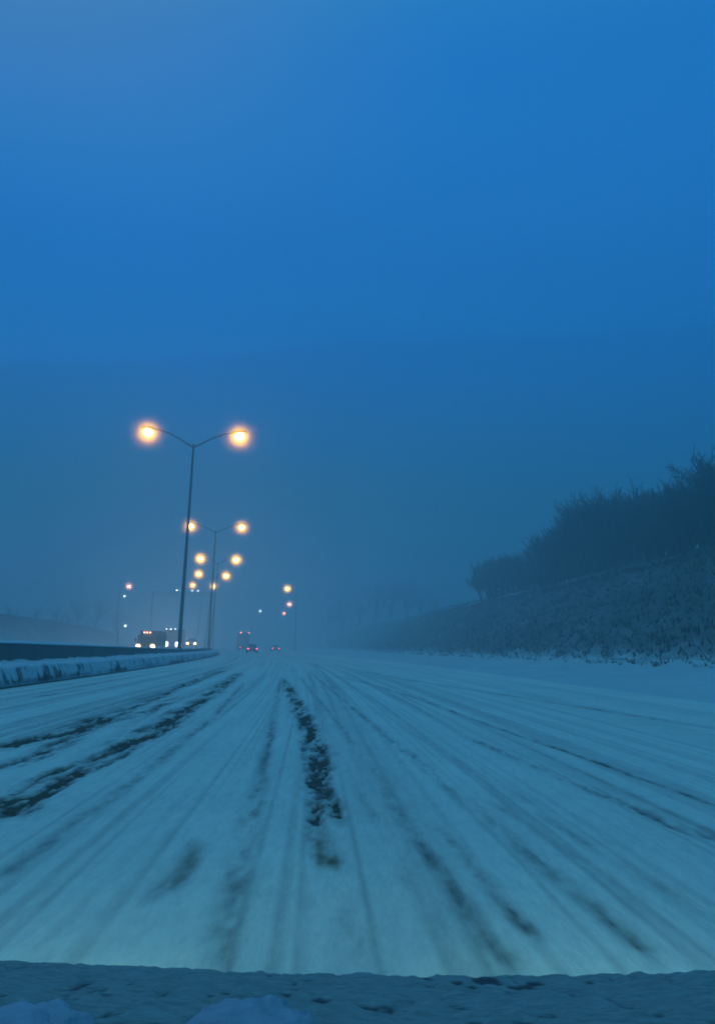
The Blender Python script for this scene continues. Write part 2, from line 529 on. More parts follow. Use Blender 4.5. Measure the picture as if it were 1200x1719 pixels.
# ------------------------------------------------------------------ road surfaces
def rise(d):
    """the oncoming carriageway climbs gently in the distance"""
    return np.interp(d, [-60, 100, 142, 158, 172, 240, 460], [0, 0, 0.26, 0.50, 0.72, 1.1, 1.3])
def strip(name, u0, u1, z, mat, n=8, dmax=460):
    dd = np.unique(np.concatenate([np.linspace(-60, 0, 10), np.linspace(0, dmax, 200)]))
    D, UU = np.meshgrid(dd, np.linspace(u0, u1, n), indexing='ij')
    return grid_mesh(name, UU + bend(np.maximum(D, 0)), D, np.full_like(D, z), mat)
road = strip('road', -8.0, 9.6, 0.0, M_ASPHALT)
tag(road, 'wet dark asphalt carriageway showing through the snow', kind='structure')

# snow on our carriageway: a real layer with ruts pressed down to the asphalt
rows = [2.2]
while rows[-1] < 7: rows.append(rows[-1] + 0.035)
while rows[-1] < 170: rows.append(rows[-1] * 1.0052)
rows = np.array(rows)
cols = np.arange(-7.4, 9.4, 0.03)
D, UU = np.meshgrid(rows, cols, indexing='ij')
X = UU + bend(D)
depth = 0.015 + 0.004 * (fbm(X * 1.2, D * 0.15, 1) - 0.5)
packed = np.zeros_like(X); slush = np.zeros_like(X); cut = np.zeros_like(X)
streak = fbm(UU * 5.5, D * 0.035, 23, 5)
streak2 = fbm(UU * 1.6, D * 0.02, 29, 3)
streak3 = fbm(UU * 24.0, D * 0.05, 33, 3)
depth += 0.009 * (streak - 0.5)
calm = np.clip(1.25 - np.clip(UU - 1.5, 0, 6) * 0.22, 0.25, 1)
packed += calm * np.clip((streak - 0.55) * 2.2, 0, 0.30) + np.clip((streak2 - 0.52) * 0.8, 0, 0.2) + calm * np.clip((streak3 - 0.56) * 1.8, 0, 0.30)
rag = fbm(X * 9.0, D * 0.8, 101, 5)          # ragged edges
rag2 = fbm(X * 2.2, D * 0.45, 131, 3)        # long gaps along a track
rag3 = fbm(X * 18.0, D * 3.0, 141, 4)
rag4 = fbm(X * 38.0, D * 9.0, 151, 3)
def track(pts, width, k_cut=0.0, k_pack=0.5, k_slush=0.0, gap=0.5, soft=1.0):
    rg, r3, r4 = 0.5 + (rag - 0.5) * soft, 0.5 + (rag3 - 0.5) * soft, 0.5 + (rag4 - 0.5) * soft
    """tyre track through photograph points, laid out on the ground; width in metres"""
    g_ = [G(*p) for p in pts]
    gy = np.array([p[1] for p in g_]); gx = np.array([p[0] for p in g_])
    o = np.argsort(gy); gy, gx = gy[o], gx[o]
    # interpolate against 1/distance, where sight lines are straight
    iy = 1 / gy[::-1]
    xs = np.interp(1 / D, iy, (gx / gy)[::-1]) * D
    wob = 0.04 * (fbm(D * 0.5, D * 0 + 3, int(gx[0] * 100) % 97) - 0.5)
    r = np.abs(X - xs - wob) / (width * 0.5)
    on = np.clip((D - gy[0] * 0.96) / (gy[0] * 0.08), 0, 1) * np.clip((gy[-1] * 1.06 - D) / (gy[-1] * 0.12), 0, 1)
    p = np.exp(-(r ** 2) * 1.0) * on
    edge = np.exp(-((r - 1.7) / 0.5) ** 2) * on
    global packed, slush, cut, depth
    packed = np.maximum(packed, p * k_pack * np.clip(0.95 + 2.2 * (rg - 0.5) + 1.6 * (r3 - 0.5) + 1.2 * (r4 - 0.5), 0.1, 1.8))
    slush = np.maximum(slush, p * k_slush * np.clip(0.55 + 3.0 * (rg - 0.5) + 2.5 * (r3 - 0.5) + 1.5 * (r4 - 0.5), 0, 1.6))
    c = p * (0.26 + gap * (rag2 - 0.5) * 2.4 + 3.0 * (rg - 0.5) + 1.8 * (r3 - 0.5) + 1.6 * (r4 - 0.5))
    cut = np.maximum(cut, np.clip(c * k_cut, 0, 2))
    depth = depth - 0.006 * p * min(1, k_pack * 2) + 0.003 * edge

# two bare, slushy tracks in the left lane
track([(371, 1128), (280, 1163), (224, 1192), (175, 1208), (133, 1224), (70, 1241), (0, 1261)], 0.42, 2.6, 0.7, 0.1, 0.9)
track([(300, 1172), (240, 1200), (150, 1226), (105, 1252), (35, 1284), (0, 1297)], 0.32, 1.4, 0.6, 0.0, 0.9)
track([(402, 1131), (370, 1156), (340, 1176), (300, 1203), (266, 1231), (210, 1252), (157, 1288), (110, 1303), (60, 1328), (0, 1362)], 0.36, 3.0, 0.85, 0.3, 0.6)
track([(330, 1180), (290, 1200), (240, 1230), (200, 1258)], 0.25, 1.3, 0.6, 0, 0.9)
track([(60, 1328), (30, 1345), (0, 1375)], 0.45, 2.0, 0.8, 0.5, 0.3)
# blotchy bare middle track
track([(478, 1143), (495, 1178), (515, 1215), (524, 1240), (532, 1280), (538, 1300)], 0.28, 1.8, 0.8, 0.3, 0.9)
track([(505, 1215), (514, 1290), (520, 1350), (532, 1392)], 0.10, 1.7, 0.7, 0.2, 1.0)
track([(522, 1235), (541, 1290), (556, 1340), (574, 1392)], 0.11, 1.7, 0.8, 0.3, 0.9)
track([(528, 1275), (532, 1330), (540, 1380)], 0.15, 1.3, 0.5, 0.3, 1.1)
track([(533, 1400), (545, 1440), (556, 1470)], 0.15, 0.0, 0.5, 1.5, 0.4, 0.6)
track([(520, 1515), (530, 1545)], 0.08, 0.0, 0.45, 0.3, 0.4)
track([(570, 1530), (590, 1590), (610, 1640)], 0.14, 0.0, 0.34, 0.1, 0.4)
track([(326, 1432), (312, 1460), (292, 1500)], 0.11, 0.0, 0.75, 0.8, 0.5, 0.4)
track([(290, 1480), (255, 1520)], 0.18, 0.0, 0.3, 0.15, 0.5)
# faint ruts
track([(408, 1150), (360, 1205), (270, 1282), (180, 1352), (90, 1415), (0, 1485)], 0.13, 0.2, 0.55, 0, 0.5)
track([(472, 1140), (463, 1187), (450, 1265), (437, 1337), (413, 1453), (400, 1510), (375, 1635)], 0.12, 0.0, 0.55, 0.1, 0.4)
track([(468, 1170), (440, 1280), (424, 1350), (395, 1450), (350, 1600)], 0.10, 0.0, 0.33, 0.0, 0.4)
track([(505, 1140), (565, 1215), (600, 1262), (660, 1350), (700, 1418)], 0.13, 0.1, 0.45, 0, 0.6)
track([(700, 1418), (722, 1446), (765, 1512), (800, 1570), (856, 1640)], 0.11, 0.4, 0.85, 0.2, 0.3, 0.5)
track([(520, 1130), (583, 1183), (680, 1265), (727, 1303), (800, 1367), (880, 1436), (960, 1505)], 0.14, 0.2, 0.5, 0, 0.5)
track([(960, 1505), (1000, 1535), (1050, 1575), (1115, 1625)], 0.10, 0.6, 0.75, 0, 0.4)
track([(560, 1135), (620, 1150), (700, 1175), (800, 1213), (960, 1270), (1100, 1322), (1200, 1360)], 0.11, 0.95, 0.85, 0, 0.5, 0.6)
track([(780, 1240), (860, 1276), (960, 1320), (1030, 1348), (1130, 1392), (1200, 1420)], 0.16, 0.5, 0.35, 0, 1.6)
track([(600, 1125), (650, 1137), (760, 1155), (900, 1177), (1200, 1226)], 0.35, 0.2, 0.50, 0, 0.5)
track([(740, 1400), (800, 1470), (845, 1525), (905, 1590)], 0.10, 0.35, 0.55, 0, 1.2)
track([(900, 1370), (1020, 1445), (1110, 1500), (1200, 1560)], 0.10, 0.0, 0.30, 0, 0.4)
track([(820, 1350), (960, 1440), (1080, 1530), (1180, 1610)], 0.09, 0.0, 0.25, 0, 0.4)
track([(640, 1200), (760, 1280), (900, 1360)], 0.18, 0.0, 0.22, 0, 0.4)
track([(560, 1260), (640, 1400), (700, 1520), (760, 1635)], 0.10, 0.0, 0.30, 0, 0.4)
track([(0, 1182), (60, 1172), (150, 1157)], 0.35, 0.2, 0.5, 0, 0.5)
track([(380, 1140), (330, 1160), (230, 1215), (120, 1290)], 0.2, 0.0, 0.25, 0, 0.5)
Z = 0.012 + depth - np.clip(cut - 0.48, 0, 0.8) * 0.045
Z += 0.005 * (rag - 0.5) + 0.003 * (rag3 - 0.5) + 0.002 * (rag4 - 0.5)
packed = np.clip(packed + np.clip(cut - 0.25, 0, 1) * 0.8, 0, 1)
slush = np.clip(slush, 0, 1)
sn = grid_mesh('road_snow', X, D, Z, M_ROADSNOW, {'packed': packed, 'slush': slush})
tag(sn, 'thin driven-over snow on the near carriageway, cut by tyre tracks', kind='stuff')
# the same snow carries on farther off, and behind the car
for (d0, d1) in ((170 * 0.995, 460), (-60, 2.25)):
    dd = np.linspace(d0, d1, 80)
    D2, U2 = np.meshgrid(dd, np.arange(-7.4, 9.41, 0.3), indexing='ij')
    st = fbm(U2 * 5.5, D2 * 0.035, 23, 5)
    e = grid_mesh('road_snow', U2 + bend(np.maximum(D2, 0)), D2, np.full_like(D2, 0.052), M_ROADSNOW,
                  {'packed': np.clip((st - 0.5) * 1.5, 0, 0.5), 'slush': st * 0})
    e.name = 'road_snow'
    tag(e, 'packed snow on the carriageway ' + ('in the far haze' if d0 > 0 else 'behind the car'), kind='stuff')
dd = np.linspace(-60, 460, 200)
D2, U2 = np.meshgrid(dd, np.array([-25.7, -24.5, -20, -15, -9.6, -9.4]), indexing='ij')
skirt = np.where((U2 < -25) | (U2 > -9.5), -0.9 * (rise(D2) > 0.01), 0)
opp = grid_mesh('oncoming_road', U2 + bend(np.maximum(D2, 0)), D2, -0.02 + rise(D2) + skirt, M_ASPHALT)
tag(opp, 'oncoming carriageway beyond the median wall', kind='structure')
dd = np.linspace(-60, 460, 200)
D2, U2 = np.meshgrid(dd, np.linspace(-25.4, -9.5, 60), indexing='ij')
st = fbm(U2 * 3, D2 * 0.05, 43, 4)
e = grid_mesh('oncoming_road_snow', U2 + bend(np.maximum(D2, 0)), D2, 0.02 + 0.03 * st + rise(D2), M_ROADSNOW,
              {'packed': np.clip((st - 0.45) * 2.5, 0, 0.7), 'slush': st * 0})
tag(e, 'packed snow on the oncoming lanes', kind='stuff')

# ------------------------------------------------------------------ median wall and plough bank
dw = np.unique(np.concatenate([np.linspace(-60, 5, 20), np.linspace(5, 120, 500), np.linspace(120, 460, 200)]))
def top_z(d): return np.interp(d, [-60, 15, 24, 45, 66, 114, 460], [1.17, 1.17, 1.13, 0.98, 0.84, 0.88, 0.88])
def sweep(name, prof, mat, parent=None, dd=None, zadd=None):
    """prof(d) -> lists of (u, z) swept along the road"""
    dd = dw if dd is None else dd
    P = [prof(d) for d in dd]
    A = np.array(P)
    Xs = A[:, :, 0] + bend(np.maximum(dd, 0))[:, None]
    return grid_mesh(name, Xs, np.repeat(dd[:, None], A.shape[1], 1), A[:, :, 1], mat, parent=parent, smooth=False)
wall_root = empty('median_wall', (float(-8.9 + bend(66.0)), 66.0, 0))
tag(wall_root, 'dark concrete median wall dividing the carriageways, snow along its top', 'wall')
def wprof(d):
    h = float(top_z(d))
    return [(-9.30, -0.1), (-9.24, 0.12), (-9.08, 0.30), (-9.03, h), (-8.77, h), (-8.72, 0.30), (-8.56, 0.12), (-8.50, -0.1)]
w = sweep('concrete_face', wprof, M_CONCRETE)
jit = {}
def cprof(d):
    h = float(top_z(d)); k = 0.045 + 0.03 * float(vnoise(d * 0.8, 0, 5)) + 0.02 * float(vnoise(d * 5, 0, 6))
    return [(-9.035, h + 0.003), (-9.03, h + k * 0.7), (-8.96, h + k), (-8.84, h + k), (-8.765, h + k * 0.6), (-8.758, h + 0.003)]
c = sweep('snow_cap', cprof, M_CLEANSNOW)
for o in (w, c):
    o.parent = wall_root
    o.matrix_parent_inverse = Matrix.Translation(-Vector(wall_root.location))

# plastered snow bank at its foot
ss = np.linspace(0, 1, 46)
dbk = np.unique(np.concatenate([np.linspace(-60, 10, 30), np.geomspace(10, 60, 1500), np.linspace(60, 230, 700), np.linspace(230, 460, 60)]))
D, S = np.meshgrid(dbk, ss, indexing='ij')
front = np.clip(S / 0.62, 0, 1)
h = 0.50 + 0.05 * (fbm(D * 0.35, D * 0, 71) - 0.5) - 0.12 * np.clip((D - 60) / 80, 0, 1)
uu = np.where(S < 0.62, -7.72 - 0.16 * front ** 1.4, -7.88 - 0.84 * (S - 0.62) / 0.38)
rib = fbm(D * 1.3, S * 0.9, 81, 5)
rib2 = fbm(D * 5.5, S * 2.6, 83, 5)
bulge = 0.20 * (rib - 0.5) * np.sin(np.clip(front, 0, 1) * math.pi) + 0.09 * (rib2 - 0.5)
zz = np.where(S < 0.62, 0.02 + h * front ** 0.8, 0.02 + h + 0.10 * (S - 0.62) / 0.38) + 0.13 * (fbm(D * 1.7, S * 4, 91, 5) - 0.5) * np.clip(S * 6, 0, 1)
bare = np.clip((0.60 * (rib - 0.5) + 0.75 * (rib2 - 0.5) + 0.02) * 5.5, 0, 1) * np.clip(front * 6, 0, 1) * np.clip((1.0 - front) * 4.5, 0, 1)
bare *= np.interp(D, [0, 40, 90, 200], [1, 0.85, 0.5, 0.3])
low = np.clip((fbm(D * 0.5, D * 0 + 2, 93) - 0.35) * 3, 0, 1) * np.exp(-((front - 0.12) / 0.14) ** 2) * np.clip(1 - S, 0, 1)
bare = np.clip(bare + low * 0.9, 0, 1)
Xs = uu + bulge * 0.6 + bend(np.maximum(D, 0))
pb = grid_mesh('plough_bank', Xs, D, zz, M_PLASTER, {'bare': bare})
tag(pb, 'snow thrown up by ploughs against the foot of the median wall, streaked dark', kind='stuff')

# ------------------------------------------------------------------ haze
def make_haze():
    t = NT('pale_haze')
    t.t.nodes.remove(t.b)
    pv = t.n('ShaderNodeVolumePrincipled')
    pv.inputs['Color'].default_value = (0.72, 0.90, 0.90, 1)
    pv.inputs['Density'].default_value = HAZE_DENSITY
    pv.inputs['Anisotropy'].default_value = 0.5
    out = [n for n in t.t.nodes if n.type == 'OUTPUT_MATERIAL'][0]
    t.l(pv.outputs[0], out.inputs['Volume'])
    mb = MB().box((0, 200, 19), (1000, 560, 42))
    o = mb.build('haze', t.m)
    tag(o, 'blowing snow and dusk mist filling the air', kind='stuff')
make_haze()

# ------------------------------------------------------------------ street lamps
def luminaire(parent, p, sx, mat, size=1.0):
    """cobra head: grey housing over a glowing bulb inside an added halo ball; sx = which way it points"""
    hs = MB()
    rot = Euler((0, R(-6) * sx, 0)).to_matrix()
    hs.ellipsoid(p + Vector((0.02 * sx, 0, 0.12 * size)), (0.62 * size, 0.27 * size, 0.17 * size), 16, 8, -0.25, rot)
    h = hs.build('luminaire', M_HOUSING, parent, True)
    ln = MB().ellipsoid(p + Vector((0.06 * sx, 0, -0.16 * size)), (1.9 * size, 1.9 * size, 1.9 * size), 28, 16, -1, rot)  # halo ball added round the bulb, much larger than any lens
    ln.build('lamp_glow', HALO[mat.name], h, True)
    MB().ellipsoid(p + Vector((0.06 * sx, 0, -0.16 * size)), (0.36 * size, 0.31 * size, 0.33 * size), 16, 9, -1, rot).build('lamp_bulb', mat, h, True)
    MB().ellipsoid(p + Vector((0.02 * sx, 0, 0.26 * size)), (0.52 * size, 0.20 * size, 0.09 * size), 12, 6, -0.2, rot).build('snow_cap', M_CLEANSNOW, h, True)
def twin_lamp(px_top, py_top, d, left, right, label, mat=None, size=1.0, lean=0.0, base_u=-8.9):
    """twin-arm mast; lamp heads at the given photograph points"""
    top = W(px_top, py_top, d)
    bx = float(base_u + bend(d))
    root = empty('street_lamp', (bx, d, 0))
    tag(root, label, 'street lamp', 'twin lamp posts along the median wall')
    T = top - root.location
    zb = float(top_z(d)) + 0.02
    m = MB().tube([(0, 0, 0.0), (0, 0, zb + 0.1)], [0.22, 0.20], 12)
    m.build('base', M_STEEL, root, True)
    m = MB().tube([(0, 0, zb + 0.1), (T.x * 0.5, 0, T.z * 0.5), (T.x, 0, T.z + 0.15)], [0.155, 0.115, 0.075], 12)
    m.build('pole', M_STEEL, root, True)
    for q, sx in ((left, -1), (right, 1)):
        e = W(q[0], q[1], d) - root.location
        a = Vector((T.x, 0, T.z - 0.1)); b = Vector((e.x - 0.45 * sx, 0, e.z + 0.10))
        pts = []
        for k in range(11):
            f = k / 10
            x = a.x + (b.x - a.x) * f
            z = a.z + (b.z - a.z) * (f + 0.16 * math.sin(math.pi * f) * (0.4 + f))
            pts.append((x, 0, z))
        MB().tube(pts, [0.065 - 0.02 * k / 10 for k in range(11)], 8).build('arm', M_STEEL, root, True)
        luminaire(root, Vector((e.x, 0, e.z)), sx, mat or M_SODIUM, size)
    return root
twin_lamp(325, 749, 66, (250, 722), (401, 729), 'nearest twin arm street lamp, tallest in the photo, on the median wall', size=1.1)
twin_lamp(362, 893, 114, (321, 881), (405, 883), 'second nearest twin arm street lamp, its left light beside the first pole', size=1.1)
twin_lamp(366, 946, 154, (337, 936), (396, 938), 'third twin arm street lamp along the median, hazy behind the second', M_SODIUM_FAR, 1.2)
twin_lamp(357, 972, 193, (334, 962), (379, 965), 'fourth twin arm street lamp along the median, faint in the haze', M_SODIUM_FAR, 1.3)
twin_lamp(341, 991, 233, (324, 981), (358, 983), 'farthest twin arm street lamp, lights lowest of the median row', M_SODIUM_FAR, 1.3)

def single_lamp(px, py, d, sx, label, mat, size=1.0, group='single arm lamps beside the road'):
    e = W(px, py, d)
    arm = 2.4 * (1 if e.z > 8 else 0.5)
    root = empty('roadside_lamp', (e.x - sx * arm, d, 0))
    tag(root, label, 'street lamp', group)
    h = e.z
    MB().tube([(0, 0, -0.2), (0, 0, h * 0.5), (0, 0, h - 0.6)], [0.15, 0.11, 0.07], 10).build('pole', M_STEEL, root, True)
    pts = [(sx * arm * f, 0, h - 0.6 + 0.75 * math.sin(f * math.pi / 2)) for f in [k / 8 for k in range(8)]]
    MB().tube(pts, 0.05, 8).build('arm', M_STEEL, root, True)
    luminaire(root, Vector((sx * arm, 0, h)), sx, mat, size)
single_lamp(483, 987, 224, -1, 'yellowish roadside lamp right of the traffic, highest of that side', M_SODIUM_FAR, 1.3)
single_lamp(486, 1013, 290, -1, 'small pinkish roadside lamp just below the yellowish one', M_PINKLAMP, 1.5)
single_lamp(477, 1029, 340, -1, 'tiny pinkish roadside lamp, lowest of three right of the traffic', M_PINKLAMP, 1.3)
single_lamp(437, 1025, 330, -1, 'very faint greenish lamp over the far road', M_MARKER, 1.2)
single_lamp(216, 983, 226, 1, 'pinkish lamp alone in the haze above the truck', M_PINKLAMP, 1.25)
single_lamp(209, 1000, 285, 1, 'very faint lamp just under the pinkish lamp at left', M_MARKER, 1.0)
single_lamp(210, 1050, 160, 1, 'short white lamp post beyond the oncoming lanes, left of the truck', M_WHITELAMP, 0.5)

# overhead gantry with four floodlights above the oncoming lanes
def gantry():
    d = 240.0
    a = W(289, 991, d); b = W(338, 993, d)
    gx = (a.x + b.x) / 2
    root = empty('overhead_gantry', (gx, d, 0))
    tag(root, 'overhead gantry with a row of four small white lights in the haze', 'gantry')
    z = a.z - 0.6
    x0, x1 = a.x - gx - 5.5, b.x - gx + 4.0
    for x in (x0, x1):
        MB().tube([(x, 0, -0.2), (x, 0, z)], [0.2, 0.16], 10).build('post', M_STEEL, root, True)
    for (yy, zz) in ((-0.4, z), (0.4, z), (0, z - 0.8)):
        MB().tube([(x0, yy, zz), (x1, yy, zz)], 0.09, 8).build('beam', M_STEEL, root, True)
    m = MB(); n = 14
    for k in range(n):
        xa = x0 + (x1 - x0) * k / n; xb = x0 + (x1 - x0) * (k + 1) / n
        m.tube([(xa, -0.4, z), (xb, 0, z - 0.8), (xb, 0.4, z)], 0.035, 5)
    m.build('bracing', M_STEEL, root, True)
    for px in (297, 306.5, 323, 333):
        e = W(px, 991 + (px - 297) * 0.03, d) - root.location
        h = MB().box((e.x, -0.2, e.z + 0.18), (0.5, 0.3, 0.12)).build('floodlight', M_HOUSING, root)
        MB().ellipsoid((e.x, -0.2, e.z), (0.30, 0.2, 0.16), 10, 6).build('lamp_glow', M_WHITELAMP, h, True)
gantry()

# ------------------------------------------------------------------ vehicles
def wheel(parent, x, y, r, w):
    def disc(rad, hw, n=20):
        m = MB(); prof = [(-hw, rad * 0.86), (-hw * 0.8, rad), (hw * 0.8, rad), (hw, rad * 0.86)]
        b = 0
        for (xx, rr) in prof:
            for k in range(n):
                a = 2 * math.pi * k / n
                m.v.append((x + xx, y + rr * math.cos(a), r + rr * math.sin(a)))
        for i in range(3):
            for k in range(n):
                k2 = (k + 1) % n
                m.f.append((i * n + k, i * n + k2, (i + 1) * n + k2, (i + 1) * n + k))
        m.f.append(tuple(range(n))); m.f.append(tuple(reversed(range(3 * n, 4 * n))))
        return m
    t_ = disc(r, w / 2).build('wheel', M_TYRE, parent, True)
    s = 1 if x > 0 else -1
    m = disc(r * 0.58, w / 2 + 0.012)
    m.build('rim', M_RIM, t_, True)

def make_car(name, loc, rz, paint, label, group, head=None, tail=None, scale=(1, 1, 1), cat='car'):
    """front of the car faces local -Y"""
    root = empty(name, loc, rz)
    tag(root, label, cat, group)
    L = 2.25
    prof = [(-L, 0.30), (-L - 0.03, 0.52), (-L + 0.05, 0.72), (-1.15, 0.92), (1.55, 0.98), (L - 0.05, 0.92), (L + 0.03, 0.6), (L, 0.30)]
    sec = [(-0.80, 0.10), (-0.88, 0.0), (0.88, 0.0), (0.80, 0.10)]
    m = MB(); n = len(prof)
    for (x, ins) in ((-0.84, 0.06), (-0.90, 0.0), (0.90, 0.0), (0.84, 0.06)):
        for (y, z) in prof:
            m.v.append((x, y * (1 - ins * 0.6), z + (-(ins) if z > 0.85 else 0)))
    for i in range(3):
        for k in range(n):
            k2 = (k + 1) % n
            m.f.append((i * n + k, i * n + k2, (i + 1) * n + k2, (i + 1) * n + k))
    m.f.append(tuple(reversed(range(n)))); m.f.append(tuple(range(3 * n, 4 * n)))
    m.build('body', paint, root, False, 0.03)
    cab = MB()
    zb, zt = 0.93, 1.45
    lo = [(-0.80, -1.10), (0.80, -1.10), (0.80, 1.65), (-0.80, 1.65)]
    hi = [(-0.62, -0.35), (0.62, -0.35), (0.62, 1.05), (-0.62, 1.05)]
    cab.v = [(x, y, zb) for x, y in lo] + [(x, y, zt) for x, y in hi]
    cab.f = [(0, 3, 2, 1), (4, 5, 6, 7), (0, 1, 5, 4), (1, 2, 6, 5), (2, 3, 7, 6), (3, 0, 4, 7)]
    cab.build('window', M_GLASS, root, False, 0.02)
    MB().box((0, 0.35, 1.475), (1.22, 1.42, 0.05)).build('roof', paint, root, False, 0.02)
    MB().box((0, 0.35, 1.53), (1.12, 1.30, 0.07), 0.9).build('snow_cap', M_CLEANSNOW, root, False, 0.03)
    for x in (-0.80, 0.80):
        for y in (-1.38, 1.38):
            wheel(root, x, y, 0.32, 0.22)
    for s in (-1, 1):
        MB().box((s * 0.98, -0.72, 0.98), (0.16, 0.10, 0.12)).build('mirror', paint, root, False, 0.02)
        MB().ellipsoid((s * 0.66, -L + 0.0, 0.64), (0.24, 0.05, 0.20), 12, 7).build('headlight', head or M_HOUSING, root, True)
        MB().box((s * 0.70, L + 0.0, 0.74), (0.26, 0.10, 0.16)).build('tail_light', tail or M_HOUSING, root, False, 0.02)
    MB().box((0, -L - 0.04, 0.40), (1.5, 0.10, 0.18)).build('bumper', M_CAR1, root, False, 0.03)
    MB().box((0, L + 0.04, 0.40), (1.5, 0.10, 0.18)).build('bumper', M_CAR1, root, False, 0.03)
    MB().box((0, -L - 0.045, 0.60), (0.70, 0.04, 0.12)).build('grille', M_TYRE, root)
    root.scale = scale
    return root

def make_truck(name, loc, rz, label, group, head, marker, n_mark=3, height=2.9, length=7.0, head_z=0.95, mark_sep=0.35, tail=None, top_tail=None, cat='truck', head_r=0.30):
    """box truck, front faces local -Y"""
    root = empty(name, loc, rz)
    tag(root, label, cat, group)
    h = length / 2
    prof = [(-h, 0.45), (-h - 0.05, 0.75), (-h, 1.30), (-h + 0.35, 2.25), (-h + 0.6, 2.38), (-h + 1.9, 2.40), (-h + 1.9, 0.45)]
    MB().prism(prof, -1.08, 1.08).build('cab', M_CAB, root, False, 0.05)
    y0, y1 = -h + 0.05, -h + 0.40
    a = math.atan2(0.35, 0.95)
    MB().box((0, -h + 0.14, 1.78), (1.86, 0.03, 0.78), 1, Euler((-a, 0, 0)).to_matrix()).build('windscreen', M_GLASS, root)
    for s in (-1, 1):
        MB().box((s * 1.09, -h + 1.05, 1.75), (0.03, 0.8, 0.6)).build('window', M_GLASS, root)
        m = MB().box((s * 1.32, -h + 0.25, 1.7), (0.16, 0.10, 0.42)); m.tube([(s * 1.08, -h + 0.3, 1.85), (s * 1.3, -h + 0.25, 1.85)], 0.02, 6)
        m.build('mirror', M_TYRE, root)
        MB().ellipsoid((s * 0.90, -h - 0.05, head_z), (head_r, 0.03, head_r), 12, 7).build('headlight', head, root, True)
    MB().box((0, -h - 0.08, 0.50), (2.2, 0.18, 0.26)).build('bumper', M_TYRE, root, False, 0.03)
    MB().box((0, -h - 0.035, 1.02), (1.25, 0.06, 0.36)).build('grille', M_TYRE, root)
    MB().box((0, 1.0, (height + 0.95) / 2), (2.36, length - 2.1, height - 0.95)).build('cargo_box', M_BOX, root, False, 0.03)
    MB().box((0, 0.7, 0.70), (0.9, length - 1.2, 0.22)).build('chassis', M_TYRE, root)
    for s in (-1, 1):
        for y in (-h + 0.95, h - 1.5):
            wheel(root, s * 0.98, y, 0.44, 0.27)
        MB().box((s * 0.98, h + 0.03, 0.85), (0.22, 0.08, 0.14)).build('tail_light', tail or M_HOUSING, root)
        if top_tail:
            MB().ellipsoid((s * 0.98, h + 0.02, height - 0.12), (0.13, 0.08, 0.10), 10, 6).build('roof_tail_light', top_tail, root, True)
    for k in range(n_mark):
        x = (k - (n_mark - 1) / 2) * mark_sep
        MB().ellipsoid((x, -h + 0.1 + 0.6, height + 0.0 if n_mark > 3 else 2.62), (0.10, 0.08, 0.07), 10, 6).build('marker_light', marker, root, True)
    if n_mark > 3:
        MB().box((0, -h + 0.78, height - 0.22), (mark_sep * 3.4, 0.1, 0.3)).build('marker_bar', M_TYRE, root)
    return root

face = lambda d: math.atan(0.043 + 0.00092 * d)        # heading of the road at distance d
p = W(254, 1088, 108); make_truck('box_truck', (p.x, 108, 0.05), face(108) * 0.2, 'oncoming box truck, largest vehicle, warm headlights level with the wall top', 'oncoming vehicles beyond the median wall', M_HEAD_WARM, M_MARKER_RED, 3, 2.85, head_z=0.86)
p = W(294, 1081, 142); make_truck('delivery_truck', (p.x, 142, 0.29), face(142) * 0.3, 'oncoming truck with dazzling bluish white headlights and four roof lights', 'oncoming vehicles beyond the median wall', M_HEAD_BLUE, M_MARKER, 4, 3.5, head_z=1.02, mark_sep=0.72, head_r=0.40)
p = W(320, 1079, 172); make_car('oncoming_car', (p.x, 172, 0.75), 0.25, M_CAR2, 'oncoming car just right of the nearest lamp pole, warm headlights', 'oncoming vehicles beyond the median wall', M_HEAD_WARM, None, (1.15, 1.1, 1.25))
p = W(273, 1073, 150)
make_car('oncoming_car', (p.x - 1.0, 158, 0.53), 0.2, M_CAR1, 'dark oncoming car half hidden behind the box truck, one light showing', 'oncoming vehicles beyond the median wall', M_HEAD_WARM, None, (1.1, 1.1, 1.3))
p = W(423, 1086, 140); make_car('leading_car', (p.x, 140, 0.07), math.pi + face(128), M_CAR1, 'dark car driving away ahead with a pair of small red tail lights', 'vehicles driving away ahead', None, M_TAIL)
p = W(408, 1061, 215); make_truck('lorry', (p.x, 215, 0.07), math.pi + face(215), 'tall lorry driving away in the haze, red lights high at its rear', 'vehicles driving away ahead', M_HOUSING, M_HOUSING, 3, 4.6, 9, tail=M_TAIL, top_tail=M_TAIL_O)
p = W(461, 1089, 200); make_car('leading_car', (p.x, 200, 0.07), math.pi + face(200), M_CAR2, 'distant car ahead in the right lanes, barely visible red lights', 'vehicles driving away ahead', None, M_TAIL)

